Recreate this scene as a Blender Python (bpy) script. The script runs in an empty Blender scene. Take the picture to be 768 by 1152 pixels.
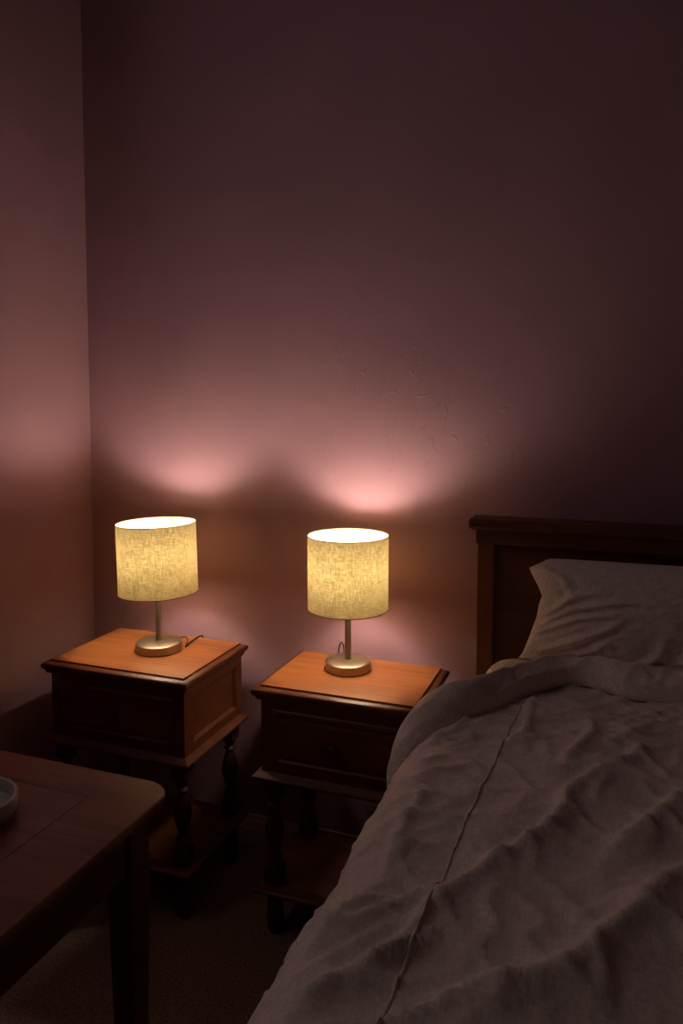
import bpy, bmesh, math, random
import numpy as np
from mathutils import Vector, Matrix, noise
from math import radians, sin, cos, pi, atan, tan

sc = bpy.context.scene
col = sc.collection

# ------------------------------------------------------------------ camera
cd = bpy.data.cameras.new('camera')
cam = bpy.data.objects.new('camera', cd)
col.objects.link(cam)
cam.location = (1.616, -1.995, 1.40)
cam.rotation_euler = (radians(90 - 4.0), 0, radians(20.393))
cd.sensor_width = 36
cd.lens = 850 / 1152 * 36
cd.shift_y = -66.56 / 1152
cd.clip_start = 0.02
sc.camera = cam

# ------------------------------------------------------------------ world, daylight through an added, unseen window, exposure
BULB_POWER = 190.0
BULB_COLOR = (1.0, 0.81, 0.62)
W_STRENGTH = 1.35
world = bpy.data.worlds.new('dusk')
sc.world = world
world.use_nodes = True
bg = world.node_tree.nodes['Background']
bg.inputs[0].default_value = (0.86, 0.68, 0.66, 1)
bg.inputs[1].default_value = W_STRENGTH
pl = bpy.data.lights.new('added_window_portal', 'AREA')  # sky portal at the made-up window that lights the bed
pl.shape = 'RECTANGLE'
pl.size = 0.95
pl.size_y = 1.1
pl.cycles.is_portal = True
po = bpy.data.objects.new('added_window_portal', pl)
col.objects.link(po)
po.location = (0.0, -1.35, 2.175)
po.rotation_euler = (0, radians(-90), 0)

sc.view_settings.view_transform = 'Standard'
sc.view_settings.look = 'None'
sc.view_settings.exposure = 0.0
sc.view_settings.gamma = 1.0
sc.view_settings.use_curve_mapping = False


# ------------------------------------------------------------------ materials
def mat(name):
    m = bpy.data.materials.new(name)
    m.use_nodes = True
    nt = m.node_tree
    b = nt.nodes['Principled BSDF']
    return m, nt, b


def N(nt, t, **kw):
    n = nt.nodes.new(t)
    for k, v in kw.items():
        setattr(n, k, v)
    return n


def ramp(nt, stops):
    r = N(nt, 'ShaderNodeValToRGB')
    while len(r.color_ramp.elements) < len(stops):
        r.color_ramp.elements.new(0.5)
    for e, (p, c) in zip(r.color_ramp.elements, stops):
        e.position = p
        e.color = (*c, 1)
    return r


def coords(nt, scale, obj=True):
    tc = N(nt, 'ShaderNodeTexCoord')
    mp = N(nt, 'ShaderNodeMapping')
    mp.inputs['Scale'].default_value = scale
    nt.links.new(tc.outputs['Object'], mp.inputs[0])
    return mp


def bump(nt, b, height, strength, dist, prev=None):
    bp = N(nt, 'ShaderNodeBump')
    bp.inputs['Strength'].default_value = strength
    bp.inputs['Distance'].default_value = dist
    nt.links.new(height, bp.inputs['Height'])
    if prev:
        nt.links.new(prev.outputs[0], bp.inputs['Normal'])
    nt.links.new(bp.outputs[0], b.inputs['Normal'])
    return bp


def wood(name, dark, light, rough, axis='x', scale=1.0, spec=0.5):
    m, nt, b = mat(name)
    s = {'x': (1.6, 16, 16), 'y': (16, 1.6, 16), 'z': (16, 16, 1.6)}[axis]
    mp = coords(nt, tuple(v * scale for v in s))
    n1 = N(nt, 'ShaderNodeTexNoise')
    n1.inputs['Scale'].default_value = 1.6
    n1.inputs['Detail'].default_value = 6
    n1.inputs['Distortion'].default_value = 0.7
    nt.links.new(mp.outputs[0], n1.inputs['Vector'])
    mp2 = coords(nt, tuple(v * scale * (4 if v > 2 else 1.5) for v in s))
    n2 = N(nt, 'ShaderNodeTexNoise')
    n2.inputs['Scale'].default_value = 3.5
    n2.inputs['Detail'].default_value = 4
    nt.links.new(mp2.outputs[0], n2.inputs['Vector'])
    mx = N(nt, 'ShaderNodeMix')
    mx.inputs[0].default_value = 0.4
    nt.links.new(n1.outputs[0], mx.inputs[2])
    nt.links.new(n2.outputs[0], mx.inputs[3])
    r = ramp(nt, [(0.34, dark), (0.5, tuple((a + c) / 2 for a, c in zip(dark, light))), (0.68, light)])
    nt.links.new(mx.outputs[0], r.inputs[0])
    nt.links.new(r.outputs[0], b.inputs['Base Color'])
    b.inputs['Roughness'].default_value = rough
    b.inputs['Specular IOR Level'].default_value = spec
    bump(nt, b, n2.outputs[0], 0.15, 0.001)
    return m


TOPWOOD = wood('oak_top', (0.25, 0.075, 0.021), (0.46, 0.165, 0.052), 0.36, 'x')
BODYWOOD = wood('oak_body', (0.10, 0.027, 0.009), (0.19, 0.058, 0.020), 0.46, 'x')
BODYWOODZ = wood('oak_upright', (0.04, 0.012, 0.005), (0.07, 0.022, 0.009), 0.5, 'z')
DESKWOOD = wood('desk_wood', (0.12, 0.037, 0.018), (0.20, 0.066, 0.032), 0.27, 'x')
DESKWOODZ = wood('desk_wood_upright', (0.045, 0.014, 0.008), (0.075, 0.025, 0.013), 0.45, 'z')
BEDWOOD = wood('headboard_wood', (0.10, 0.032, 0.012), (0.18, 0.062, 0.022), 0.42, 'x')
BEDWOODZ = wood('headboard_post_wood', (0.13, 0.044, 0.016), (0.24, 0.09, 0.034), 0.42, 'z')


def plaster(name, base):
    m, nt, b = mat(name)
    b.inputs['Roughness'].default_value = 0.75
    b.inputs['Specular IOR Level'].default_value = 0.25
    mp = coords(nt, (1, 1, 1))
    n0 = N(nt, 'ShaderNodeTexNoise')
    n0.inputs['Scale'].default_value = 3.0
    n0.inputs['Detail'].default_value = 3
    nt.links.new(mp.outputs[0], n0.inputs['Vector'])
    r = ramp(nt, [(0.3, tuple(v * 0.94 for v in base)), (0.7, tuple(min(1, v * 1.05) for v in base))])
    nt.links.new(n0.outputs[0], r.inputs[0])
    nt.links.new(r.outputs[0], b.inputs['Base Color'])
    # roller stipple
    n1 = N(nt, 'ShaderNodeTexNoise')
    n1.inputs['Scale'].default_value = 240
    n1.inputs['Detail'].default_value = 2
    nt.links.new(mp.outputs[0], n1.inputs['Vector'])
    b1 = bump(nt, b, n1.outputs[0], 0.22, 0.001)
    # trowel waves
    n2 = N(nt, 'ShaderNodeTexNoise')
    n2.inputs['Scale'].default_value = 7
    n2.inputs['Detail'].default_value = 3
    nt.links.new(mp.outputs[0], n2.inputs['Vector'])
    b2 = bump(nt, b, n2.outputs[0], 0.30, 0.008, b1)
    # sparse flakes and scratches in the plaster
    mps = coords(nt, (1.0, 1, 0.55))
    n3 = N(nt, 'ShaderNodeTexNoise')
    n3.inputs['Scale'].default_value = 16
    n3.inputs['Detail'].default_value = 5
    n3.inputs['Roughness'].default_value = 0.6
    n3.inputs['Distortion'].default_value = 1.6
    nt.links.new(mps.outputs[0], n3.inputs['Vector'])
    r3 = ramp(nt, [(0.605, (0, 0, 0)), (0.65, (1, 1, 1))])
    nt.links.new(n3.outputs[0], r3.inputs[0])
    n4 = N(nt, 'ShaderNodeTexNoise')
    n4.inputs['Scale'].default_value = 2.3
    nt.links.new(mp.outputs[0], n4.inputs['Vector'])
    # damaged patch above the bed side of the wall
    tc = N(nt, 'ShaderNodeTexCoord')
    sub = N(nt, 'ShaderNodeVectorMath', operation='DISTANCE')
    sub.inputs[1].default_value = (1.18, 0.07, 1.30)
    nt.links.new(tc.outputs['Object'], sub.inputs[0])
    mr = N(nt, 'ShaderNodeMapRange')
    mr.inputs['From Min'].default_value = 0.70
    mr.inputs['From Max'].default_value = 0.15
    nt.links.new(sub.outputs['Value'], mr.inputs[0])
    mu = N(nt, 'ShaderNodeMath', operation='MULTIPLY')
    nt.links.new(r3.outputs[0], mu.inputs[0])
    nt.links.new(mr.outputs[0], mu.inputs[1])
    bump(nt, b, mu.outputs[0], 0.5, 0.0012, b2)
    return m


WALL = plaster('mauve_plaster', (0.43, 0.245, 0.315))
CEIL = plaster('ceiling_paint', (0.14, 0.13, 0.135))


def simple(name, c, rough=0.5, metal=0.0, spec=0.5):
    m, nt, b = mat(name)
    b.inputs['Base Color'].default_value = (*c, 1)
    b.inputs['Roughness'].default_value = rough
    b.inputs['Metallic'].default_value = metal
    b.inputs['Specular IOR Level'].default_value = spec
    mp = coords(nt, (1, 1, 1))
    n = N(nt, 'ShaderNodeTexNoise')
    n.inputs['Scale'].default_value = 300
    nt.links.new(mp.outputs[0], n.inputs['Vector'])
    bump(nt, b, n.outputs[0], 0.05, 0.0005)
    return m


TRIM = simple('painted_trim', (0.75, 0.66, 0.58), 0.45)
METAL = simple('brushed_nickel', (0.40, 0.345, 0.28), 0.42, 1.0)
CORD = simple('brown_cord', (0.05, 0.02, 0.012), 0.5)
KNOB = simple('dark_knob', (0.06, 0.025, 0.012), 0.35)
CERAMIC = simple('grey_ceramic', (0.50, 0.45, 0.46), 0.32)
SHADERIM = simple('shade_rim', (0.35, 0.22, 0.10), 0.5)
FRAMEW = simple('added_window_paint', (0.5, 0.48, 0.46), 0.4)

# carpet
m, nt, b = mat('brown_carpet')
mp = coords(nt, (1, 1, 1))
n = N(nt, 'ShaderNodeTexNoise')
n.inputs['Scale'].default_value = 160
n.inputs['Detail'].default_value = 4
nt.links.new(mp.outputs[0], n.inputs['Vector'])
r = ramp(nt, [(0.3, (0.17, 0.10, 0.07)), (0.7, (0.46, 0.31, 0.22))])
nt.links.new(n.outputs[0], r.inputs[0])
nt.links.new(r.outputs[0], b.inputs['Base Color'])
b.inputs['Roughness'].default_value = 0.95
bump(nt, b, n.outputs[0], 0.7, 0.004)
CARPET = m


def linen(name, c, thread=900, fine=0.35):
    m, nt, b = mat(name)
    b.inputs['Roughness'].default_value = 0.9
    b.inputs['Specular IOR Level'].default_value = 0.15
    try:
        b.inputs['Sheen Weight'].default_value = 0.1
    except Exception:
        pass
    tc = N(nt, 'ShaderNodeTexCoord')
    outs = []
    for s in ((thread, 160, 160), (160, thread, 160)):
        mp = N(nt, 'ShaderNodeMapping')
        mp.inputs['Scale'].default_value = tuple(v / 2 for v in s)
        nt.links.new(tc.outputs['Object'], mp.inputs[0])
        nn = N(nt, 'ShaderNodeTexNoise')
        nn.inputs['Scale'].default_value = 1
        nn.inputs['Detail'].default_value = 2
        nt.links.new(mp.outputs[0], nn.inputs['Vector'])
        outs.append(nn)
    mx = N(nt, 'ShaderNodeMath', operation='ADD')
    nt.links.new(outs[0].outputs[0], mx.inputs[0])
    nt.links.new(outs[1].outputs[0], mx.inputs[1])
    r = ramp(nt, [(0.75, tuple(v * 0.90 for v in c)), (1.0, tuple(min(1, v * 1.08) for v in c))])
    hf = N(nt, 'ShaderNodeMath', operation='MULTIPLY')
    hf.inputs[1].default_value = 0.86
    nt.links.new(mx.outputs[0], hf.inputs[0])
    nt.links.new(hf.outputs[0], r.inputs[0])
    nt.links.new(r.outputs[0], b.inputs['Base Color'])
    b1 = bump(nt, b, mx.outputs[0], fine, 0.0008)
    n3 = N(nt, 'ShaderNodeTexNoise')
    n3.inputs['Scale'].default_value = 28
    n3.inputs['Detail'].default_value = 4
    n3.inputs['Distortion'].default_value = 0.8
    nt.links.new(tc.outputs['Object'], n3.inputs['Vector'])
    bump(nt, b, n3.outputs[0], 0.6, 0.005, b1)
    return m


DUVET = linen('duvet_linen', (0.90, 0.78, 0.71))
PILLOW = linen('pillow_linen', (0.90, 0.79, 0.71))
SHEET = linen('sheet_linen', (0.82, 0.69, 0.61))

# lamp shade: woven linen that lets a little light through
m = bpy.data.materials.new('shade_linen')
m.use_nodes = True
nt = m.node_tree
nt.nodes.clear()
out = N(nt, 'ShaderNodeOutputMaterial')
tc = N(nt, 'ShaderNodeTexCoord')
tex = []
for s in ((60, 60, 520), (420, 420, 60)):
    mp = N(nt, 'ShaderNodeMapping')
    mp.inputs['Scale'].default_value = s
    nt.links.new(tc.outputs['Object'], mp.inputs[0])
    nn = N(nt, 'ShaderNodeTexNoise')
    nn.inputs['Scale'].default_value = 1
    nn.inputs['Detail'].default_value = 3
    nt.links.new(mp.outputs[0], nn.inputs['Vector'])
    tex.append(nn)
ad = N(nt, 'ShaderNodeMath', operation='ADD')
nt.links.new(tex[0].outputs[0], ad.inputs[0])
nt.links.new(tex[1].outputs[0], ad.inputs[1])
hf = N(nt, 'ShaderNodeMath', operation='MULTIPLY')
hf.inputs[1].default_value = 0.5
nt.links.new(ad.outputs[0], hf.inputs[0])
rt = ramp(nt, [(0.38, (0.034, 0.023, 0.007)), (0.5, (0.056, 0.044, 0.018)), (0.62, (0.105, 0.088, 0.040))])
nt.links.new(hf.outputs[0], rt.inputs[0])
rd = ramp(nt, [(0.38, (0.50, 0.42, 0.30)), (0.62, (0.62, 0.56, 0.44))])
nt.links.new(hf.outputs[0], rd.inputs[0])
tr = N(nt, 'ShaderNodeBsdfTranslucent')
df = N(nt, 'ShaderNodeBsdfDiffuse')
nt.links.new(rt.outputs[0], tr.inputs[0])
nt.links.new(rd.outputs[0], df.inputs[0])
sh = N(nt, 'ShaderNodeAddShader')
nt.links.new(tr.outputs[0], sh.inputs[0])
nt.links.new(df.outputs[0], sh.inputs[1])
nt.links.new(sh.outputs[0], out.inputs[0])
SHADE = m

m = bpy.data.materials.new('bulb_glow')
m.use_nodes = True
nt = m.node_tree
nt.nodes.clear()
out = N(nt, 'ShaderNodeOutputMaterial')
em = N(nt, 'ShaderNodeEmission')
em.inputs[0].default_value = (*BULB_COLOR, 1)
em.inputs[1].default_value = BULB_POWER
nt.links.new(em.outputs[0], out.inputs[0])
BULB = m

m = bpy.data.materials.new('added_window_glass')
m.use_nodes = True
nt = m.node_tree
nt.nodes.clear()
out = N(nt, 'ShaderNodeOutputMaterial')
t_ = N(nt, 'ShaderNodeBsdfTransparent')
g_ = N(nt, 'ShaderNodeBsdfGlossy')
g_.inputs['Roughness'].default_value = 0.02
mx = N(nt, 'ShaderNodeMixShader')
mx.inputs[0].default_value = 0.06
nt.links.new(t_.outputs[0], mx.inputs[1])
nt.links.new(g_.outputs[0], mx.inputs[2])
nt.links.new(mx.outputs[0], out.inputs[0])
GLASS = m


# ------------------------------------------------------------------ mesh helpers
def obj(name, bm, material, parent=None, smooth=False, loc=None):
    me = bpy.data.meshes.new(name)
    bmesh.ops.recalc_face_normals(bm, faces=bm.faces)
    bm.to_mesh(me)
    bm.free()
    me.materials.append(material)
    if smooth:
        for p in me.polygons:
            p.use_smooth = True
        if smooth != 'all':
            try:
                me.set_sharp_from_angle(angle=radians(smooth if not isinstance(smooth, bool) else 40))
            except Exception:
                pass
    o = bpy.data.objects.new(name, me)
    col.objects.link(o)
    if parent:
        o.parent = parent
    if loc:
        o.location = loc
    return o


def empty(name, loc, label, cat, group=None):
    o = bpy.data.objects.new(name, None)
    o.empty_display_size = 0.1
    col.objects.link(o)
    o.location = loc
    tag(o, label, cat, group)
    return o


def tag(o, label, cat, group=None):
    o['label'] = label
    o['category'] = cat
    if group:
        o['group'] = group
    return o


def bx(bm, x0, x1, y0, y1, z0, z1, bev=0.0):
    t = bmesh.new()
    vs = [t.verts.new((x, y, z)) for x in (x0, x1) for y in (y0, y1) for z in (z0, z1)]
    for f in ((0, 1, 3, 2), (4, 6, 7, 5), (0, 4, 5, 1), (2, 3, 7, 6), (0, 2, 6, 4), (1, 5, 7, 3)):
        t.faces.new([vs[i] for i in f])
    bmesh.ops.recalc_face_normals(t, faces=t.faces)
    if bev > 0:
        bmesh.ops.bevel(t, geom=t.edges[:], offset=bev, segments=2, affect='EDGES', profile=0.6)
    me = bpy.data.meshes.new('tmp')
    t.to_mesh(me)
    t.free()
    bm.from_mesh(me)
    bpy.data.meshes.remove(me)
    return bm


def rect_loft(bm, x0, x1, y0, y1, prof, corner=0.0, seg=1):
    """prof: list of (outward offset, z). rectangular rings, capped both ends."""
    rings = []
    for off, z in prof:
        pts = []
        a0, a1, b0, b1 = x0 - off, x1 + off, y0 - off, y1 + off
        if corner <= 0:
            pts = [(a0, b0), (a1, b0), (a1, b1), (a0, b1)]
        else:
            r = max(0.002, corner + off)
            for cx, cy, st in ((a1 - r, b0 + r, -90), (a1 - r, b1 - r, 0), (a0 + r, b1 - r, 90), (a0 + r, b0 + r, 180)):
                for k in range(seg + 1):
                    a = radians(st + 90 * k / seg)
                    pts.append((cx + r * cos(a), cy + r * sin(a)))
        rings.append([bm.verts.new((x, y, z)) for x, y in pts])
    n = len(rings[0])
    for A, B in zip(rings, rings[1:]):
        for i in range(n):
            bm.faces.new((A[i], A[(i + 1) % n], B[(i + 1) % n], B[i]))
    bm.faces.new(rings[0][::-1])
    bm.faces.new(rings[-1])
    return bm


def lathe(bm, prof, cx=0, cy=0, n=48, cap=True):
    rings = []
    for r, z in prof:
        rings.append([bm.verts.new((cx + r * cos(2 * pi * i / n), cy + r * sin(2 * pi * i / n), z)) for i in range(n)])
    for A, B in zip(rings, rings[1:]):
        for i in range(n):
            bm.faces.new((A[i], A[(i + 1) % n], B[(i + 1) % n], B[i]))
    if cap:
        bm.faces.new(rings[0][::-1])
        bm.faces.new(rings[-1])
    return bm


def catmull(pts, sub=8):
    P = [Vector(p) for p in pts]
    P = [P[0] * 2 - P[1]] + P + [P[-1] * 2 - P[-2]]
    res = []
    for i in range(1, len(P) - 2):
        for k in range(sub):
            t = k / sub
            a, b_, c, d = P[i - 1], P[i], P[i + 1], P[i + 2]
            res.append(0.5 * ((2 * b_) + (c - a) * t + (2 * a - 5 * b_ + 4 * c - d) * t * t + (3 * b_ - a - 3 * c + d) * t ** 3))
    res.append(P[-2])
    return res


def tube(bm, pts, r, n=8, closed=False):
    rings = []
    L = len(pts)
    for i, p in enumerate(pts):
        if closed:
            d = pts[(i + 1) % L] - pts[i - 1]
        else:
            d = pts[min(i + 1, L - 1)] - pts[max(i - 1, 0)]
        d.normalize()
        up = Vector((0, 0, 1)) if abs(d.z) < 0.9 else Vector((1, 0, 0))
        s = d.cross(up).normalized()
        u = s.cross(d)
        rings.append([bm.verts.new(p + s * (r * cos(2 * pi * k / n)) + u * (r * sin(2 * pi * k / n))) for k in range(n)])
    R = rings + [rings[0]] if closed else rings
    for A, B in zip(R, R[1:]):
        for i in range(n):
            bm.faces.new((A[i], A[(i + 1) % n], B[(i + 1) % n], B[i]))
    if not closed:
        bm.faces.new(rings[0][::-1])
        bm.faces.new(rings[-1])
    return bm


# ------------------------------------------------------------------ room
X0, X1, Y0, Y1, ZC = -0.043, 3.65, -3.9, 0.07, 3.0
T = 0.12


def struct(name, bm, material, parent=None):
    o = obj(name, bm, material, parent)
    if not parent:
        o['kind'] = 'structure'
    return o


struct('floor', bx(bmesh.new(), X0 - T, X1 + T, Y0 - T, Y1 + T, -0.1, 0), CARPET)
struct('ceiling', bx(bmesh.new(), X0 - T, X1 + T, Y0 - T, Y1 + T, ZC, ZC + 0.1), CEIL)
struct('wall_back', bx(bmesh.new(), X0, X1, Y1, Y1 + T, 0, ZC), WALL)
struct('wall_front', bx(bmesh.new(), X0, X1, Y0 - T, Y0, 0, ZC), WALL)
WY0, WY1, WZ0, WZ1 = -1.9, -0.8, 1.7, 2.65  # unseen window opening, added to light the bed from the left
struct('wall_right', bx(bmesh.new(), X1, X1 + T, Y0 - T, Y1 + T, 0, ZC), WALL)
bm = bmesh.new()
bx(bm, X0 - T, X0, Y0 - T, WY0, 0, ZC)
bx(bm, X0 - T, X0, WY1, Y1 + T, 0, ZC)
bx(bm, X0 - T, X0, WY0, WY1, 0, WZ0)
bx(bm, X0 - T, X0, WY0, WY1, WZ1, ZC)
struct('wall_left', bm, WALL)
bm = bmesh.new()
f = 0.05
fa, fb = X0 - 0.09, X0 - 0.03
bx(bm, fa, fb, WY0, WY0 + f, WZ0, WZ1)
bx(bm, fa, fb, WY1 - f, WY1, WZ0, WZ1)
bx(bm, fa, fb, WY0 + f, WY1 - f, WZ0, WZ0 + f)
bx(bm, fa, fb, WY0 + f, WY1 - f, WZ1 - f, WZ1)
bx(bm, fa + .005, fb - .005, (WY0 + WY1) / 2 - 0.02, (WY0 + WY1) / 2 + 0.02, WZ0 + f, WZ1 - f)
wn = struct('added_window_1', bm, FRAMEW)
struct('added_window_pane', bx(bmesh.new(), X0 - 0.062, X0 - 0.058, WY0 + f, WY1 - f, WZ0 + f, WZ1 - f), GLASS, wn)


def baseboard(name, along, a, b_, fixed, sgn):
    """moulded skirting: profile (depth, z) extruded"""
    prof = [(0, 0), (0.018, 0), (0.018, 0.056), (0.014, 0.059), (0.014, 0.062), (0.016, 0.066), (0.013, 0.076), (0.008, 0.084), (0.007, 0.094), (0, 0.094)]
    bm = bmesh.new()
    rings = []
    for s in (a, b_):
        ring = []
        for d, z in prof:
            p = (s, fixed + sgn * d, z) if along == 'x' else (fixed + sgn * d, s, z)
            ring.append(bm.verts.new(p))
        rings.append(ring)
    n = len(prof)
    for i in range(n):
        bm.faces.new((rings[0][i], rings[0][(i + 1) % n], rings[1][(i + 1) % n], rings[1][i]))
    bm.faces.new(rings[0])
    bm.faces.new(rings[1][::-1])
    return struct(name, bm, TRIM)


baseboard('baseboard_back', 'x', X0, X1, Y1, -1)
baseboard('baseboard_left', 'y', Y0, Y1 - 0.018, X0, 1)
baseboard('baseboard_right', 'y', Y0, Y1 - 0.018, X1, -1)


# ------------------------------------------------------------------ nightstands
def nightstand(loc, w, d, ztop, zl, zs, label):
    """origin at back-left corner of the top on the floor; x to the right, y negative to the front"""
    t = empty('nightstand', loc, label, 'nightstand')
    i = 0.020
    # top: moulded edge and raised inner board
    bm = bmesh.new()
    z = ztop
    prof = [(-0.024, z - 0.036), (-0.010, z - 0.036), (-0.010, z - 0.031), (-0.006, z - 0.026), (-0.002, z - 0.022), (-0.001, z - 0.020),
            (0.000, z - 0.015), (-0.001, z - 0.011), (-0.005, z - 0.0075), (-0.012, z - 0.0055), (-0.021, z - 0.0045)]
    rect_loft(bm, 0, w, -d, 0, prof)
    obj('top_moulding', bm, BODYWOOD, t, 35)
    bm = bmesh.new()
    rect_loft(bm, i, w - i, -d + i, -i * 0.6, [(0, z - 0.006), (0, z - 0.001), (-0.001, z)])
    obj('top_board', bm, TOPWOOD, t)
    # box
    bx0, bx1, by0, by1 = i, w - i, -d + i, -0.008
    bz0, bz1 = zl + 0.012, z - 0.036
    bm = bmesh.new()
    p = 0.032
    th = 0.018
    # front frame
    bx(bm, bx0, bx0 + p, by0, by0 + th, bz0, bz1, 0.001)
    bx(bm, bx1 - p, bx1, by0, by0 + th, bz0, bz1, 0.001)
    bx(bm, bx0 + p, bx1 - p, by0, by0 + th, bz1 - 0.022, bz1, 0.001)
    bx(bm, bx0 + p, bx1 - p, by0, by0 + th, bz0, bz0 + 0.016, 0.001)
    # back
    bx(bm, bx0, bx1, by1 - 0.008, by1, bz0, bz1)
    bx(bm, bx0 + th, bx1 - th, by0 + th, by1 - 0.008, bz0, bz0 + 0.01)
    obj('case', bm, BODYWOOD, t)
    for sx in (0, 1):
        bm = bmesh.new()
        a, b_ = (bx0, bx0 + th) if sx == 0 else (bx1 - th, bx1)
        y0, y1 = by0 + th, by1 - 0.008
        fr = 0.028
        bx(bm, a, b_, y0, y0 + fr, bz0, bz1)
        bx(bm, a, b_, y1 - fr, y1, bz0, bz1)
        bx(bm, a, b_, y0 + fr, y1 - fr, bz1 - 0.028, bz1)
        bx(bm, a, b_, y0 + fr, y1 - fr, bz0, bz0 + 0.024)
        # recessed field with bevelled surround
        o_, s_ = (a, 1) if sx == 0 else (b_, -1)
        ya, yb, za, zb = y0 + fr, y1 - fr, bz0 + 0.024, bz1 - 0.028
        q = 0.008
        v = [bm.verts.new((o_ + s_ * 0.001, yy, zz)) for yy, zz in ((ya, za), (yb, za), (yb, zb), (ya, zb))]
        u = [bm.verts.new((o_ + s_ * 0.008, yy, zz)) for yy, zz in ((ya + q, za + q), (yb - q, za + q), (yb - q, zb - q), (ya + q, zb - q))]
        for k in range(4):
            bm.faces.new((v[k], v[(k + 1) % 4], u[(k + 1) % 4], u[k]))
        bm.faces.new(u)
        obj('side_panel', bm, BODYWOOD, t)
    # drawer
    dx0, dx1, dz0, dz1 = bx0 + p + 0.0015, bx1 - p - 0.0015, bz0 + 0.0175, bz1 - 0.0235
    bm = bmesh.new()
    rings = []
    for off, yy in ((0, by0 + 0.012), (0, by0 - 0.002), (-0.004, by0 - 0.005), (-0.014, by0 - 0.005), (-0.019, by0 - 0.001), (-0.028, by0 - 0.004)):
        rings.append([bm.verts.new(q_) for q_ in ((dx0 - off, yy, dz0 - off), (dx1 + off, yy, dz0 - off), (dx1 + off, yy, dz1 + off), (dx0 - off, yy, dz1 + off))])
    for A, B in zip(rings, rings[1:]):
        for k in range(4):
            bm.faces.new((A[k], A[(k + 1) % 4], B[(k + 1) % 4], B[k]))
    bm.faces.new(rings[-1])
    bm.faces.new(rings[0][::-1])
    dr = obj('drawer', bm, BODYWOOD, t)
    bm = bmesh.new()
    lathe(bm, [(0.006, 0), (0.006, 0.008), (0.009, 0.012), (0.013, 0.016), (0.0145, 0.021), (0.012, 0.026), (0.006, 0.028)], n=20)
    bmesh.ops.rotate(bm, verts=bm.verts, matrix=Matrix.Rotation(radians(90), 3, 'X'))
    bmesh.ops.translate(bm, verts=bm.verts, vec=((dx0 + dx1) / 2, by0 - 0.003, (dz0 + dz1) / 2))
    obj('knob', bm, KNOB, dr, 'all')
    # ledge moulding under the box
    bm = bmesh.new()
    rect_loft(bm, 0, w, -d, 0, [(-0.03, zl - 0.012), (-0.010, zl - 0.012), (-0.004, zl - 0.009), (-0.001, zl - 0.005), (-0.001, zl), (-0.006, zl + 0.004), (-0.013, zl + 0.008), (-0.017, zl + 0.012)])
    obj('base_moulding', bm, BODYWOOD, t, 35)
    # lower shelf
    bm = bmesh.new()
    rect_loft(bm, 0, w, -d, 0, [(-0.006, zs - 0.010), (-0.001, zs - 0.006), (-0.001, zs), (-0.005, zs + 0.005), (-0.012, zs + 0.008)])
    obj('shelf', bm, BODYWOOD, t, 35)
    # turned legs with a square block at the top
    for lx in (0.045, w - 0.045):
        for ly in (-d + 0.045, -0.04):
            bm = bmesh.new()
            z0, z1 = zs + 0.008, zl - 0.012
            L = z1 - z0
            s = 0.021
            bx(bm, lx - s, lx + s, ly - s, ly + s, z1 - 0.05, z1, 0.002)
            bx(bm, lx - s, lx + s, ly - s, ly + s, z0, z0 + 0.045, 0.002)
            zz0, zz1 = z0 + 0.045, z1 - 0.05
            H = zz1 - zz0
            pr = [(0.016, 0), (0.019, .02), (0.014, .06), (0.012, .08), (0.020, .12), (0.014, .16), (0.012, .20), (0.016, .30),
                  (0.023, .42), (0.025, .52), (0.022, .62), (0.015, .74), (0.011, .80), (0.018, .86), (0.012, .90), (0.016, .95), (0.018, 1)]
            lathe(bm, [(r_, zz0 + H * h_) for r_, h_ in pr], lx, ly, 24)
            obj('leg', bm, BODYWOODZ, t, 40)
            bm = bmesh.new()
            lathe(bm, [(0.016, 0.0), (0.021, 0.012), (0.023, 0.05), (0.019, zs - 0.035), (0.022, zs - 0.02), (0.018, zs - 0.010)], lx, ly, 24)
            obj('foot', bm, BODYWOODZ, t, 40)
    return t


NS1 = (0.103, 0.0, 0)
NS2 = (0.742, 0.0, 0)
nightstand(NS1, 0.472, 0.347, 0.672, 0.445, 0.142, 'warm oak nightstand in the corner by the left wall, its right side panel visible')
nightstand(NS2, 0.448, 0.312, 0.672, 0.434, 0.128, 'warm oak nightstand standing right next to the bed')


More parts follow.
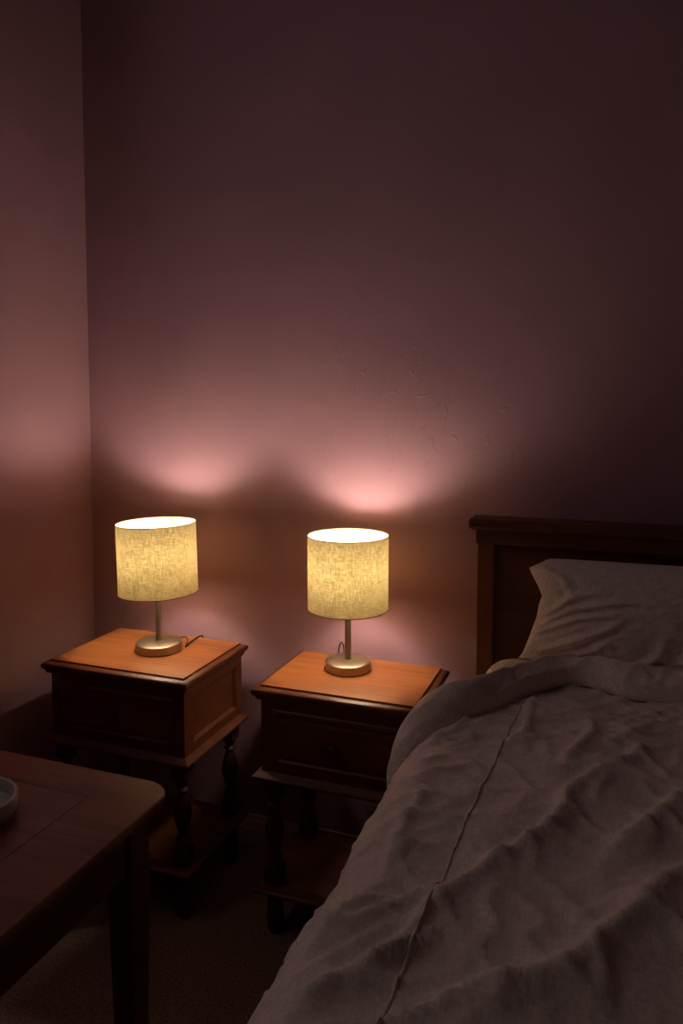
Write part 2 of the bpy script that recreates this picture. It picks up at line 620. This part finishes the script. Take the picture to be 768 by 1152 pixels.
# ------------------------------------------------------------------ lamps
def lamp(loc, rb, rs, hs0, hs1, tilt, cordpts, label, seam):
    t = empty('table_lamp', loc, label, 'table lamp', 'lit table lamps on the nightstands')
    hb = 0.025
    bm = lathe(bmesh.new(), [(rb - 0.002, 0), (rb, 0.0015), (rb, hb - 0.002), (rb - 0.002, hb), (rb - 0.006, hb + 0.0012), (0.012, hb + 0.0025)], n=64)
    obj('base', bm, METAL, t, 30)
    zb = (hs0 + hs1) / 2 + 0.011
    bm = lathe(bmesh.new(), [(0.0105, hb + 0.001), (0.0085, hb + 0.003), (0.0085, hs0 + 0.018), (0.006, hs0 + 0.02)], n=24)
    obj('pole', bm, METAL, t, 30)
    # socket and bulb
    bm = lathe(bmesh.new(), [(0.012, hs0 + 0.018), (0.016, hs0 + 0.022), (0.016, zb - 0.030), (0.013, zb - 0.025)], n=24)
    obj('socket', bm, TRIM, t, 30)
    bm = lathe(bmesh.new(), [(0.012, zb - 0.025), (0.013, zb - 0.018), (0.019, zb - 0.004), (0.0235, zb + 0.010), (0.024, zb + 0.020), (0.021, zb + 0.032), (0.013, zb + 0.041), (0.003, zb + 0.044)], n=20)
    obj('bulb', bm, BULB, t, 'all')
    # shade
    H = hs1 - hs0
    n = 96
    bm = bmesh.new()
    lathe(bm, [(rs, -H / 2 + H * k / 6) for k in range(7)], n=n, cap=False)
    s = obj('lamp_shade', bm, SHADE, t, 'all', (0, 0, zb - 0.011))
    s.rotation_euler = (0, radians(tilt), 0)
    for z_ in (-H / 2, H / 2):
        ring = [Vector((rs * cos(2 * pi * k / n), rs * sin(2 * pi * k / n), z_)) for k in range(n)]
        obj('shade_rim', tube(bmesh.new(), ring, 0.0013, 6, True), SHADERIM, s, 'all')
    # fitter ring and arms low inside the shade
    bm = bmesh.new()
    zf = -H / 2 + 0.028
    ring = [Vector((0.018 * cos(2 * pi * k / 24), 0.018 * sin(2 * pi * k / 24), zf)) for k in range(24)]
    tube(bm, ring, 0.002, 6, True)
    for k in range(3):
        a = 2 * pi * k / 3 + 0.5
        tube(bm, [Vector((0.018 * cos(a), 0.018 * sin(a), zf)), Vector(((rs - 0.001) * cos(a), (rs - 0.001) * sin(a), zf + 0.006))], 0.0014, 6)
    obj('fitter', bm, METAL, s, 'all')
    if seam:
        # overlapped glue seam on the far inner side of the shade
        bm = bmesh.new()
        a0, a1 = seam
        rings = []
        for rr in (rs - 0.0008, rs - 0.0020):
            rings.append([[bm.verts.new((rr * cos(a0 + (a1 - a0) * k / 4), rr * sin(a0 + (a1 - a0) * k / 4), z_)) for k in range(5)] for z_ in (-H / 2 + 0.002, H / 2 - 0.002)])
        for rg in rings:
            for k in range(4):
                bm.faces.new((rg[0][k], rg[0][k + 1], rg[1][k + 1], rg[1][k]))
        obj('shade_seam', bm, SHADERIM, s, 'all')
    obj('power_cord', tube(bmesh.new(), catmull(cordpts, 8), 0.0022, 8), CORD, t, 'all')
    return t


ZT = 0.6722
lamp((0.361, -0.152, ZT), 0.066, 0.1135, 0.172, 0.374, -1.4,
     [(0.020, 0.055, 0.010), (0.034, 0.064, 0.020), (0.050, 0.067, 0.022), (0.060, 0.060, 0.017), (0.062, 0.050, 0.008), (0.062, 0.046, 0.0022), (0.056, 0.070, 0.0022), (0.050, 0.145, 0.0022), (0.048, 0.168, -0.010), (0.048, 0.180, -0.05), (0.048, 0.185, -0.14)],
     'left lit table lamp with linen drum shade, on the corner nightstand', (1.66, 1.84))
lamp((0.934, -0.110, ZT), 0.062, 0.1085, 0.168, 0.366, 0.0,
     [(-0.045, 0.050, 0.006), (-0.050, 0.062, 0.026), (-0.048, 0.068, 0.044), (-0.043, 0.072, 0.046), (-0.039, 0.074, 0.030), (-0.040, 0.078, 0.010), (-0.04, 0.086, 0.0022), (-0.04, 0.106, 0.0022), (-0.04, 0.122, -0.008), (-0.04, 0.132, -0.05), (-0.04, 0.137, -0.14)],
     'right lit table lamp with linen drum shade, on the nightstand beside the bed', None)


# ------------------------------------------------------------------ desk at the left
DT = 0.72
desk = empty('desk', (0.0, -0.885, 0), 'dark wooden desk with a rounded corner, foreground left', 'desk')
DX0, DX1, DY0, DY1 = -0.01, 0.895, -0.78, 0.0   # local to the desk (y relative)
DX0 = -0.012
bm = bmesh.new()
rect_loft(bm, DX0, DX1, DY0, DY1, [(-0.004, DT - 0.018), (-0.001, DT - 0.015), (0, DT - 0.010), (0, DT - 0.004), (-0.001, DT - 0.0015), (-0.0035, DT)], 0.055, 10)
# recessed field: cut by building the rim ring and a lower panel
top = obj('top', bm, DESKWOOD, desk, 30)
# thin inlay groove on the desk top
bm = bmesh.new()
gx0, gx1, gy0, gy1 = DX0 + 0.12, DX1 - 0.125, DY0 + 0.085, DY1 - 0.085
g = 0.0012
for a in ((gx0, gx1, gy1 - g, gy1 + g), (gx0, gx1, gy0 - g, gy0 + g), (gx0 - g, gx0 + g, gy0 + g, gy1 - g), (gx1 - g * .6, gx1 + g * .6, gy0 + g, gy1 - g)):
    bx(bm, *a, DT - 0.001, DT + 0.0004)
obj('inlay_line', bm, KNOB, top)
bm = bmesh.new()
ai = 0.040
az0, az1 = DT - 0.018 - 0.10, DT - 0.018
bx(bm, DX1 - ai - 0.02, DX1 - ai, DY0 + ai + 0.06, DY1 - ai - 0.06, az0, az1, 0.001)
bx(bm, DX0 + ai, DX0 + ai + 0.02, DY0 + ai + 0.06, DY1 - ai - 0.06, az0, az1, 0.001)
bx(bm, DX0 + ai + 0.06, DX1 - ai - 0.06, DY1 - ai - 0.02, DY1 - ai, az0, az1, 0.001)
bx(bm, DX0 + ai + 0.06, DX1 - ai - 0.06, DY0 + ai, DY0 + ai + 0.02, az0, az1, 0.001)
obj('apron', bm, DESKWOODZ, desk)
for lx in (DX0 + ai - 0.003, DX1 - ai - 0.047):
    for ly in (DY0 + ai - 0.003, DY1 - ai - 0.047):
        bm = bmesh.new()
        c = 0.012
        rect_loft(bm, lx, lx + 0.05, ly, ly + 0.05, [(-0.012, 0), (-0.010, 0.01), (0, az0 - 0.05), (0, az1)])
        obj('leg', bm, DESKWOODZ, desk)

# shallow dish on the desk
dish_c = (0.634, -1.092)
rd_ = 0.072
bm = lathe(bmesh.new(), [(0.002, 0.0), (rd_ - 0.008, 0.0), (rd_ - 0.003, 0.004), (rd_, 0.012), (rd_ + 0.001, 0.031), (rd_ - 0.001, 0.0335), (rd_ - 0.004, 0.0335),
                         (rd_ - 0.006, 0.031), (rd_ - 0.008, 0.012), (rd_ - 0.016, 0.008), (0.002, 0.007)], n=64)
o = obj('dish', bm, CERAMIC, None, 50, (dish_c[0], dish_c[1], DT + 0.0005))
tag(o, 'small round pale grey dish on the dark desk', 'dish')

# ------------------------------------------------------------------ bed frame
BX0, BX1 = 1.272, 2.79
bed = empty('bed', ((BX0 + BX1) / 2, 0, 0), 'wooden double bed with a tall dark panelled headboard', 'bed')
OX = -(BX0 + BX1) / 2


def bobj(name, bm, m, parent=bed, smooth=False):
    bmesh.ops.translate(bm, verts=bm.verts, vec=(OX, 0, 0))
    return obj(name, bm, m, parent, smooth)


for a in (BX0, BX1 - 0.042):
    bobj('headboard_post', bx(bmesh.new(), a, a + 0.042, -0.058, -0.010, 0, 1.035, 0.002), BEDWOODZ)
bobj('headboard_panel', bx(bmesh.new(), BX0 + 0.042, BX1 - 0.042, -0.040, -0.022, 0.30, 1.03), BEDWOOD)
bobj('headboard_rail', bx(bmesh.new(), BX0 - 0.004, BX1 + 0.004, -0.063, -0.006, 1.030, 1.066, 0.002), BEDWOOD)
bm = bmesh.new()
rect_loft(bm, BX0 - 0.02, BX1 + 0.02, -0.078, 0.004, [(-0.010, 1.066), (-0.004, 1.070), (-0.001, 1.074), (0, 1.078), (0, 1.092), (-0.004, 1.096)])
bobj('headboard_cap', bm, BEDWOOD)
for a in (BX0 + 0.035, BX1 - 0.06):
    bobj('side_rail', bx(bmesh.new(), a, a + 0.025, -2.02, -0.058, 0.25, 0.42, 0.003), BEDWOODZ)
bobj('foot_rail', bx(bmesh.new(), BX0 + 0.06, BX1 - 0.06, -2.045, -2.02, 0.25, 0.42, 0.003), BEDWOODZ)
for a in (BX0 + 0.02, BX1 - 0.075):
    bobj('leg', bx(bmesh.new(), a, a + 0.055, -2.075, -2.02, 0, 0.44, 0.003), BEDWOODZ)
bobj('slat_base', bx(bmesh.new(), BX0 + 0.06, BX1 - 0.06, -2.02, -0.045, 0.36, 0.40), BEDWOODZ)

# mattress in its sheet
MX0, MX1 = 1.305, 2.765
bm = bmesh.new()
pr = []
rr = 0.065
for k in range(7):
    a = pi / 2 * k / 6
    pr.append((-rr + rr * cos(a), 0.757 - rr + rr * sin(a)))
rect_loft(bm, MX0, MX1, -2.0, -0.062, [(-0.04, 0.401), (-0.01, 0.41), (0, 0.44)] + pr + [(-0.14, 0.760)], 0.08, 8)
o = obj('mattress', bm, SHEET, None, 'all')
tag(o, 'deep mattress in a pale linen sheet, its corner showing beside the pillow', 'mattress')


# ------------------------------------------------------------------ duvet
def nz(x, y, z=0.0):
    return noise.noise(Vector((x, y, z)))


RIDGES = [  # polyline in plan (x, y), height, width of the lit flank, width of the far flank
    ([(1.74, -0.94), (1.701, -0.993), (1.653, -1.073), (1.598, -1.169), (1.572, -1.209), (1.53, -1.239), (1.486, -1.268), (1.43, -1.31)], .016, .020, .055),
    ([(1.515, -0.962), (1.496, -1.003), (1.472, -1.032), (1.459, -1.059), (1.438, -1.1), (1.415, -1.14), (1.408, -1.181), (1.404, -1.205), (1.382, -1.25), (1.365, -1.278), (1.33, -1.33)], .012, .013, .035),
    ([(1.484, -1.018), (1.502, -0.984), (1.525, -0.947), (1.548, -0.877), (1.549, -0.819), (1.596, -0.734), (1.595, -0.684)], .012, .012, .035),
    ([(1.533, -0.733), (1.55, -0.677), (1.577, -0.599), (1.574, -0.525)], .009, .011, .030),
    ([(1.72, -0.72), (1.717, -0.762), (1.687, -0.818), (1.657, -0.884), (1.627, -0.938), (1.599, -0.995)], .009, .014, .032),
    ([(1.33, -0.95), (1.372, -0.935), (1.42, -0.949), (1.466, -0.951), (1.512, -0.936)], .004, .006, .010),
    ([(1.30, -1.23), (1.337, -1.198), (1.358, -1.174), (1.38, -1.149), (1.407, -1.106), (1.438, -1.091)], .008, .009, .018),
    ([(1.28, -1.21), (1.315, -1.182), (1.327, -1.169), (1.343, -1.144), (1.396, -1.121)], .005, .008, .014),
    ([(1.421, -0.708), (1.465, -0.622), (1.457, -0.472), (1.462, -0.402)], .006, .008, .016),
    ([(1.339, -1.117), (1.326, -1.15), (1.302, -1.228), (1.301, -1.26)], .006, .009, .016),
    ([(1.351, -1.283), (1.318, -1.328)], .006, .009, .016),
    ([(1.34, -1.116), (1.336, -1.017), (1.332, -0.957), (1.341, -0.87)], .006, .008, .016),
    ([(1.469, -0.744), (1.533, -0.733), (1.595, -0.691), (1.672, -0.649)], .004, .007, .012),
    ([(1.448, -0.691), (1.48, -0.635), (1.546, -0.588), (1.574, -0.525), (1.741, -0.403)], .004, .007, .012),
    ([(1.573, -1.131), (1.586, -1.102), (1.62, -1.065), (1.656, -1.035)], .005, .009, .020),
    ([(1.305, -0.843), (1.352, -0.794), (1.403, -0.748)], .004, .006, .012),
    ([(1.29, -0.70), (1.33, -0.665), (1.39, -0.64)], .004, .006, .010),
    ([(1.28, -0.93), (1.31, -0.90), (1.36, -0.885)], .004, .006, .010),
    ([(1.27, -1.04), (1.31, -1.02), (1.39, -1.03)], .005, .007, .012),
    ([(1.62, -0.52), (1.68, -0.50), (1.76, -0.52)], .006, .010, .020),
    ([(1.66, -0.60), (1.645, -0.66), (1.60, -0.72)], .006, .010, .025),
    ([(1.80, -0.62), (1.85, -0.78), (1.80, -0.95)], .010, .016, .040),
    ([(1.95, -0.45), (2.0, -0.8), (1.9, -1.2)], .012, .02, .05),
    ([(2.2, -0.5), (2.15, -0.9), (2.25, -1.4)], .012, .02, .05),
    ([(1.5, -1.45), (1.7, -1.55), (2.0, -1.5)], .012, .02, .05),
]
_rs = []
for pts, h, w0, w1 in RIDGES:
    P = [np.array(p) for p in pts]
    _rs.append((np.array(P), h, w0, w1))


def ridge_field(X, Y):
    Z = np.zeros_like(X)
    for P, h, w0, w1 in _rs:
        best = np.full(X.shape, 9.0)
        side = np.zeros_like(X)
        tt = np.zeros_like(X)
        Lt = len(P) - 1
        for i in range(Lt):
            a, b_ = P[i], P[i + 1]
            d = b_ - a
            L = np.hypot(*d)
            t = np.clip(((X - a[0]) * d[0] + (Y - a[1]) * d[1]) / L ** 2, 0, 1)
            ex, ey = X - a[0] - t * d[0], Y - a[1] - t * d[1]
            q = np.hypot(ex, ey)
            # far side: away from the lamps, i.e. +x / -y
            sg = (ex * 0.8 - ey * 0.6)
            m_ = q < best
            best = np.where(m_, q, best)
            side = np.where(m_, sg, side)
            tt = np.where(m_, (i + t) / Lt, tt)
        fade = np.clip(np.minimum(tt, 1 - tt) * 5, 0.25, 1)
        k = np.clip(side / (best + 1e-6), -1, 1) * 0.5 + 0.5
        w = w0 + (w1 - w0) * k
        near = np.exp(-(best / w0) ** 2)
        far = np.exp(-(np.sqrt(best ** 2 + 0.003 ** 2) - 0.003) / (0.62 * w1))
        Z += 1.75 * h * fade * (near * (1 - k) + far * k)
    return Z


R_ = 0.083
CXa, CZa, XS = 1.335, 0.697, 1.252      # corner centre and side plane
ARC = R_ * pi / 2


def section(t):
    """t >= 0: flat top at x = CXa + t; negative: round the edge, then hang. returns x, z, nx, nz"""
    if t >= 0:
        crown = 0.010 * (1 - math.exp(-t / 0.18))
        return CXa + t, CZa + R_ + crown, 0.0, 1.0
    if t > -ARC:
        a = -t / R_
        return CXa - R_ * sin(a), CZa + R_ * cos(a), -sin(a), cos(a)
    q = -t - ARC
    return XS + 0.02 * min(q, 0.2), CZa - q, -1.0, 0.0


def duvet_point(t, y, extra=0.0):
    x, z, nx, nzz = section(t)
    u = CXa + t      # unrolled coordinate
    return x, z, nx, nzz, u


def fine(u, y):
    w = nz(u * 3.2 + 4, y * 3.2, 1.7) * 0.35
    a = nz((u + w * .3) * 4.5, (y + w * .3) * 4.5, 0.3) * 0.009
    # long shallow drags running away from the shoulder of the bed, and small crossing creases
    m = max(0.0, min(1.0, 0.5 + 1.6 * nz(u * 4, y * 4, 12.0)))
    p = abs(nz((u * 0.75 + y * 0.66) * 7 + w * 2, (u * 0.66 - y * 0.75) * 20 + w * 4, 5.1))
    b_ = math.exp(-p / 0.12) * 0.0110 * m
    q = abs(nz((u * 0.9 - y * 0.3) * 9 + w * 3, (u * 0.3 + y * 0.9) * 16 - w * 3, 9.1))
    c = math.exp(-q / 0.10) * 0.0085 * (1 - 0.6 * m)
    e = nz(u * 30, y * 26, 3.0) * 0.0016 + nz(u * 13 + w, y * 10, 8.0) * 0.004
    return a + b_ + c + e


def yhead_main(t):
    return -0.265 - 0.20 * max(0.0, min(1.0, (0.05 - t) / 0.18)) - (0.05 * max(0.0, min(1.0, (-.133 - t) / 0.08)))


tl = -(ARC + 0.27)
ts = list(np.arange(tl, 0.62, 0.0065)) + list(np.arange(0.62, MX1 - CXa + 0.02, 0.02))
ys = np.linspace(0, 1, 250)
bm_v = []
NT, NY = len(ts), len(ys)
U = np.zeros((NT, NY))
Yv = np.zeros((NT, NY))
for i, t in enumerate(ts):
    yh = yhead_main(t)
    for j, s_ in enumerate(ys):
        # denser towards the head
        e = s_ ** 1.35
        U[i, j] = CXa + t
        Yv[i, j] = yh + (-2.03 - yh) * e
RF = ridge_field(U, Yv)
hem = np.clip((np.array(ts) - tl) / 0.05, 0, 1)
for i, t in enumerate(ts):
    x, z, nx, nzz = section(t)
    for j in range(NY):
        y = Yv[i, j]
        d = RF[i, j] * (1.0 if t > -ARC else 0.5) + fine(U[i, j], y)
        if t < 0:
            # soft pleats on the hanging side
            k = min(1, -t / 0.2)
            d += k * 0.006 * sin(y * 24 + 2 * nz(y * 3, t * 4, 2))
            d *= 1 - 0.35 * k
        bm_v.append((x + nx * d, y, z + nzz * d))
faces = []
for i in range(NT - 1):
    for j in range(NY - 1):
        a = i * NY + j
        faces.append((a, a + 1, a + NY + 1, a + NY))
me = bpy.data.meshes.new('duvet')
me.from_pydata(bm_v, [], faces)
me.update()
for p in me.polygons:
    p.use_smooth = True
me.materials.append(DUVET)
duvet = bpy.data.objects.new('duvet', me)
col.objects.link(duvet)
tag(duvet, 'crumpled taupe linen duvet covering the bed, folded back at the pillow', 'duvet')
sm = duvet.modifiers.new('thickness', 'SOLIDIFY')
sm.thickness = 0.012
sm.offset = -1

# stitched seam running down the duvet
sp = [(1.443, -0.36), (1.441, -0.409), (1.436, -0.55), (1.428, -0.72), (1.418, -0.899), (1.414, -1.044), (1.410, -1.249), (1.406, -1.33)]
sp = catmull([(a, b_, 0) for a, b_ in sp], 30)
RFs = ridge_field(np.array([[p.x for p in sp]]), np.array([[p.y for p in sp]]))[0]
pts = []
for p, rf in zip(sp, RFs):
    x, z, nx, nzz = section(p.x - CXa)
    pts.append(Vector((x, p.y, z + rf + fine(p.x, p.y) + 0.0004)))
obj('seam', tube(bmesh.new(), pts, 0.0019, 6), DUVET, duvet, 'all')

# the head end turned back over the top: a padded strip with a rolled edge
KH = [(-0.215, -0.600), (-0.18, -0.565), (-0.133, -0.50), (-0.067, -0.440), (0.0, -0.375), (0.06, -0.305), (0.11, -0.245), (0.2, -0.205), (0.30, -0.195), (0.43, -0.178), (0.8, -0.17), (1.46, -0.17)]
KL = [(-0.215, -0.655), (-0.18, -0.70), (-0.133, -0.72), (-0.067, -0.665), (0.0, -0.590), (0.05, -0.520), (0.11, -0.420), (0.16, -0.355), (0.20, -0.325), (0.24, -0.338), (0.30, -0.380), (0.42, -0.385), (0.6, -0.37), (1.0, -0.38), (1.46, -0.38)]
tf = np.concatenate([np.arange(-0.215, 0.62, 0.005), np.arange(0.62, 1.46, 0.02)])


def smooth_interp(K, t):
    xs, vs = [k[0] for k in K], [k[1] for k in K]
    ts_ = [max(xs[0], min(xs[-1], t + o_)) for o_ in (-.02, -.01, 0, .01, .02)]
    return float(np.mean(np.interp(ts_, xs, vs)))


NS_ = 56
verts = []
for t in tf:
    yh, yl = smooth_interp(KH, t), smooth_interp(KL, t)
    x, z, nx, nzz = section(t)
    ke = min(1.0, max(0.0, (t + 0.215) / 0.20)) ** 0.8
    for j in range(NS_):
        s_ = j / (NS_ - 1)
        y = yh + (yl - yh) * s_
        # section: rolled at the head, thin in the middle, full and overhanging at the lower edge
        hgt = 0.020 * (1 - (1 - min(1, s_ / 0.18)) ** 2) ** 0.5
        edge = (1 - max(0, (s_ - 0.90) / 0.10) ** 2.0) ** 0.5 if s_ < 1 else 0
        puff = 0.034 * math.exp(-((s_ - 0.72) / 0.20) ** 2) - 0.006 * math.exp(-((s_ - 0.40) / 0.13) ** 2)
        w = nz(t * 4, y * 4, 7.7)
        # long folds running with the strip
        folds = (0.010 * sin((s_ * 2.2 + t * 2.4 + w * 1.4) * 2 * pi) - 0.007 * math.exp(-abs(nz(t * 5 + 3, y * 17 + t * 9, 6.6)) / 0.10)) * min(1, s_ / .2) * (0.5 + 0.5 * nz(t * 6, s_ * 2, 3.3))
        cr = (1 - abs(nz(t * 16 + w, y * 22 - t * 14, 2.2))) ** 4 * 0.006
        d = ((hgt + puff + folds + cr) * edge) * (0.30 + 0.70 * ke) + 0.001
        yy = y - 0.010 * math.sin(pi * min(1, max(0, (s_ - 0.75) / 0.25))) * edge
        verts.append((x + nx * d, yy, z + nzz * d))
faces = []
for i in range(len(tf) - 1):
    for j in range(NS_ - 1):
        a = i * NS_ + j
        faces.append((a, a + 1, a + NS_ + 1, a + NS_))
me = bpy.data.meshes.new('turned_back_edge')
me.from_pydata(verts, [], faces)
me.update()
for p in me.polygons:
    p.use_smooth = True
me.materials.append(DUVET)
tb = bpy.data.objects.new('turned_back_edge', me)
col.objects.link(tb)
tb.parent = duvet
sm = tb.modifiers.new('thickness', 'SOLIDIFY')
sm.thickness = 0.006
sm.offset = -1

# ------------------------------------------------------------------ pillow
PW = 0.70
zb_, zt_ = 0.775, 1.004
# left outline: x as a function of v (0 bottom .. 1 top)
OL = [(0, 1.392), (0.06, 1.402), (0.22, 1.415), (0.45, 1.432), (0.60, 1.437), (0.68, 1.443), (0.78, 1.433), (0.9, 1.417), (0.965, 1.410), (1.0, 1.424)]
OT = [(0, -0.006), (0.02, 0.0), (0.05, 0.012), (0.10, 0.014), (0.5, 0.016), (0.9, 0.014), (0.96, 0.0), (1.0, -0.01)]
NU, NV = 150, 110
PC = [  # creases in (u, v): fan from the left edge
    [(0.03, 0.40), (0.12, 0.58), (0.26, 0.68), (0.40, 0.72)],
    [(0.03, 0.33), (0.14, 0.50), (0.30, 0.60)],
    [(0.04, 0.50), (0.12, 0.70), (0.22, 0.76)],
    [(0.06, 0.15), (0.16, 0.30), (0.26, 0.46), (0.30, 0.55)],
    [(0.10, 0.05), (0.22, 0.22), (0.25, 0.30), (0.30, 0.10)],
    [(0.35, 0.05), (0.42, 0.25), (0.44, 0.50)],
    [(0.04, 0.93), (0.10, 0.86), (0.12, 0.70)],
    [(0.50, 0.20), (0.54, 0.45), (0.52, 0.60)],
]


def crease(u, v):
    z = 0
    for P in PC:
        best = 9
        tt = 0
        for k, (a, b_) in enumerate(zip(P, P[1:])):
            dx, dy = (b_[0] - a[0]), (b_[1] - a[1])
            L = dx * dx + dy * dy
            t = max(0, min(1, ((u - a[0]) * dx + (v - a[1]) * dy) / L))
            q = math.hypot((u - a[0] - t * dx) * 1.7, v - a[1] - t * dy)
            if q < best:
                best, tt = q, (k + t) / (len(P) - 1)
        tp = 1 - tt ** 2 * 0.92
        z += tp * (math.exp(-(best / 0.030) ** 2) - 0.5 * math.exp(-((best - 0.05) / 0.035) ** 2))
    return z


def pillow_sheet(side):
    out = []
    for i in range(NU):
        u = i / (NU - 1)
        for j in range(NV):
            v = j / (NV - 1)
            xl = float(np.interp(v, [p[0] for p in OL], [p[1] for p in OL]))
            xr = 2 * (1.41 + PW / 2) - xl
            x = xl + (xr - xl) * u
            top = float(np.interp(u, [p[0] for p in OT], [p[1] for p in OT]))
            zz = zb_ + (zt_ + top - zb_) * v
            # thickness: pinched at the outline
            e = (max(0, 1 - (2 * u - 1) ** 2) ** 0.42) * (max(0, 1 - (2 * v - 1) ** 2) ** 0.46)
            cen = -0.122 - 0.040 * (1 - v)
            th = 0.078 * e * (1.0 if side < 0 else 0.55)
            cr = crease(u, v) * 0.011 * min(1, e * 1.6) if side < 0 else 0
            cr += 0.004 * nz(u * 9, v * 4 + u * 4, 4.4) * e
            cr += (1 - abs(nz(u * 13 + v * 3, v * 11 - u * 9, 6.4))) ** 4 * 0.003 * e
            out.append((x, cen + side * th + (-cr if side < 0 else cr), zz))
    return out


F_ = pillow_sheet(-1)
B_ = pillow_sheet(1)
bm = bmesh.new()
vf = [bm.verts.new(p) for p in F_]
vb = []
for k, p in enumerate(B_):
    i, j = divmod(k, NV)
    vb.append(vf[k] if i in (0, NU - 1) or j in (0, NV - 1) else bm.verts.new(p))
for i in range(NU - 1):
    for j in range(NV - 1):
        a = i * NV + j
        bm.faces.new((vf[a], vf[a + NV], vf[a + NV + 1], vf[a + 1]))
        bm.faces.new((vb[a], vb[a + 1], vb[a + NV + 1], vb[a + NV]))
pil = obj('pillow', bm, PILLOW, None, 'all')
tag(pil, 'plump linen pillow propped against the headboard', 'pillow')
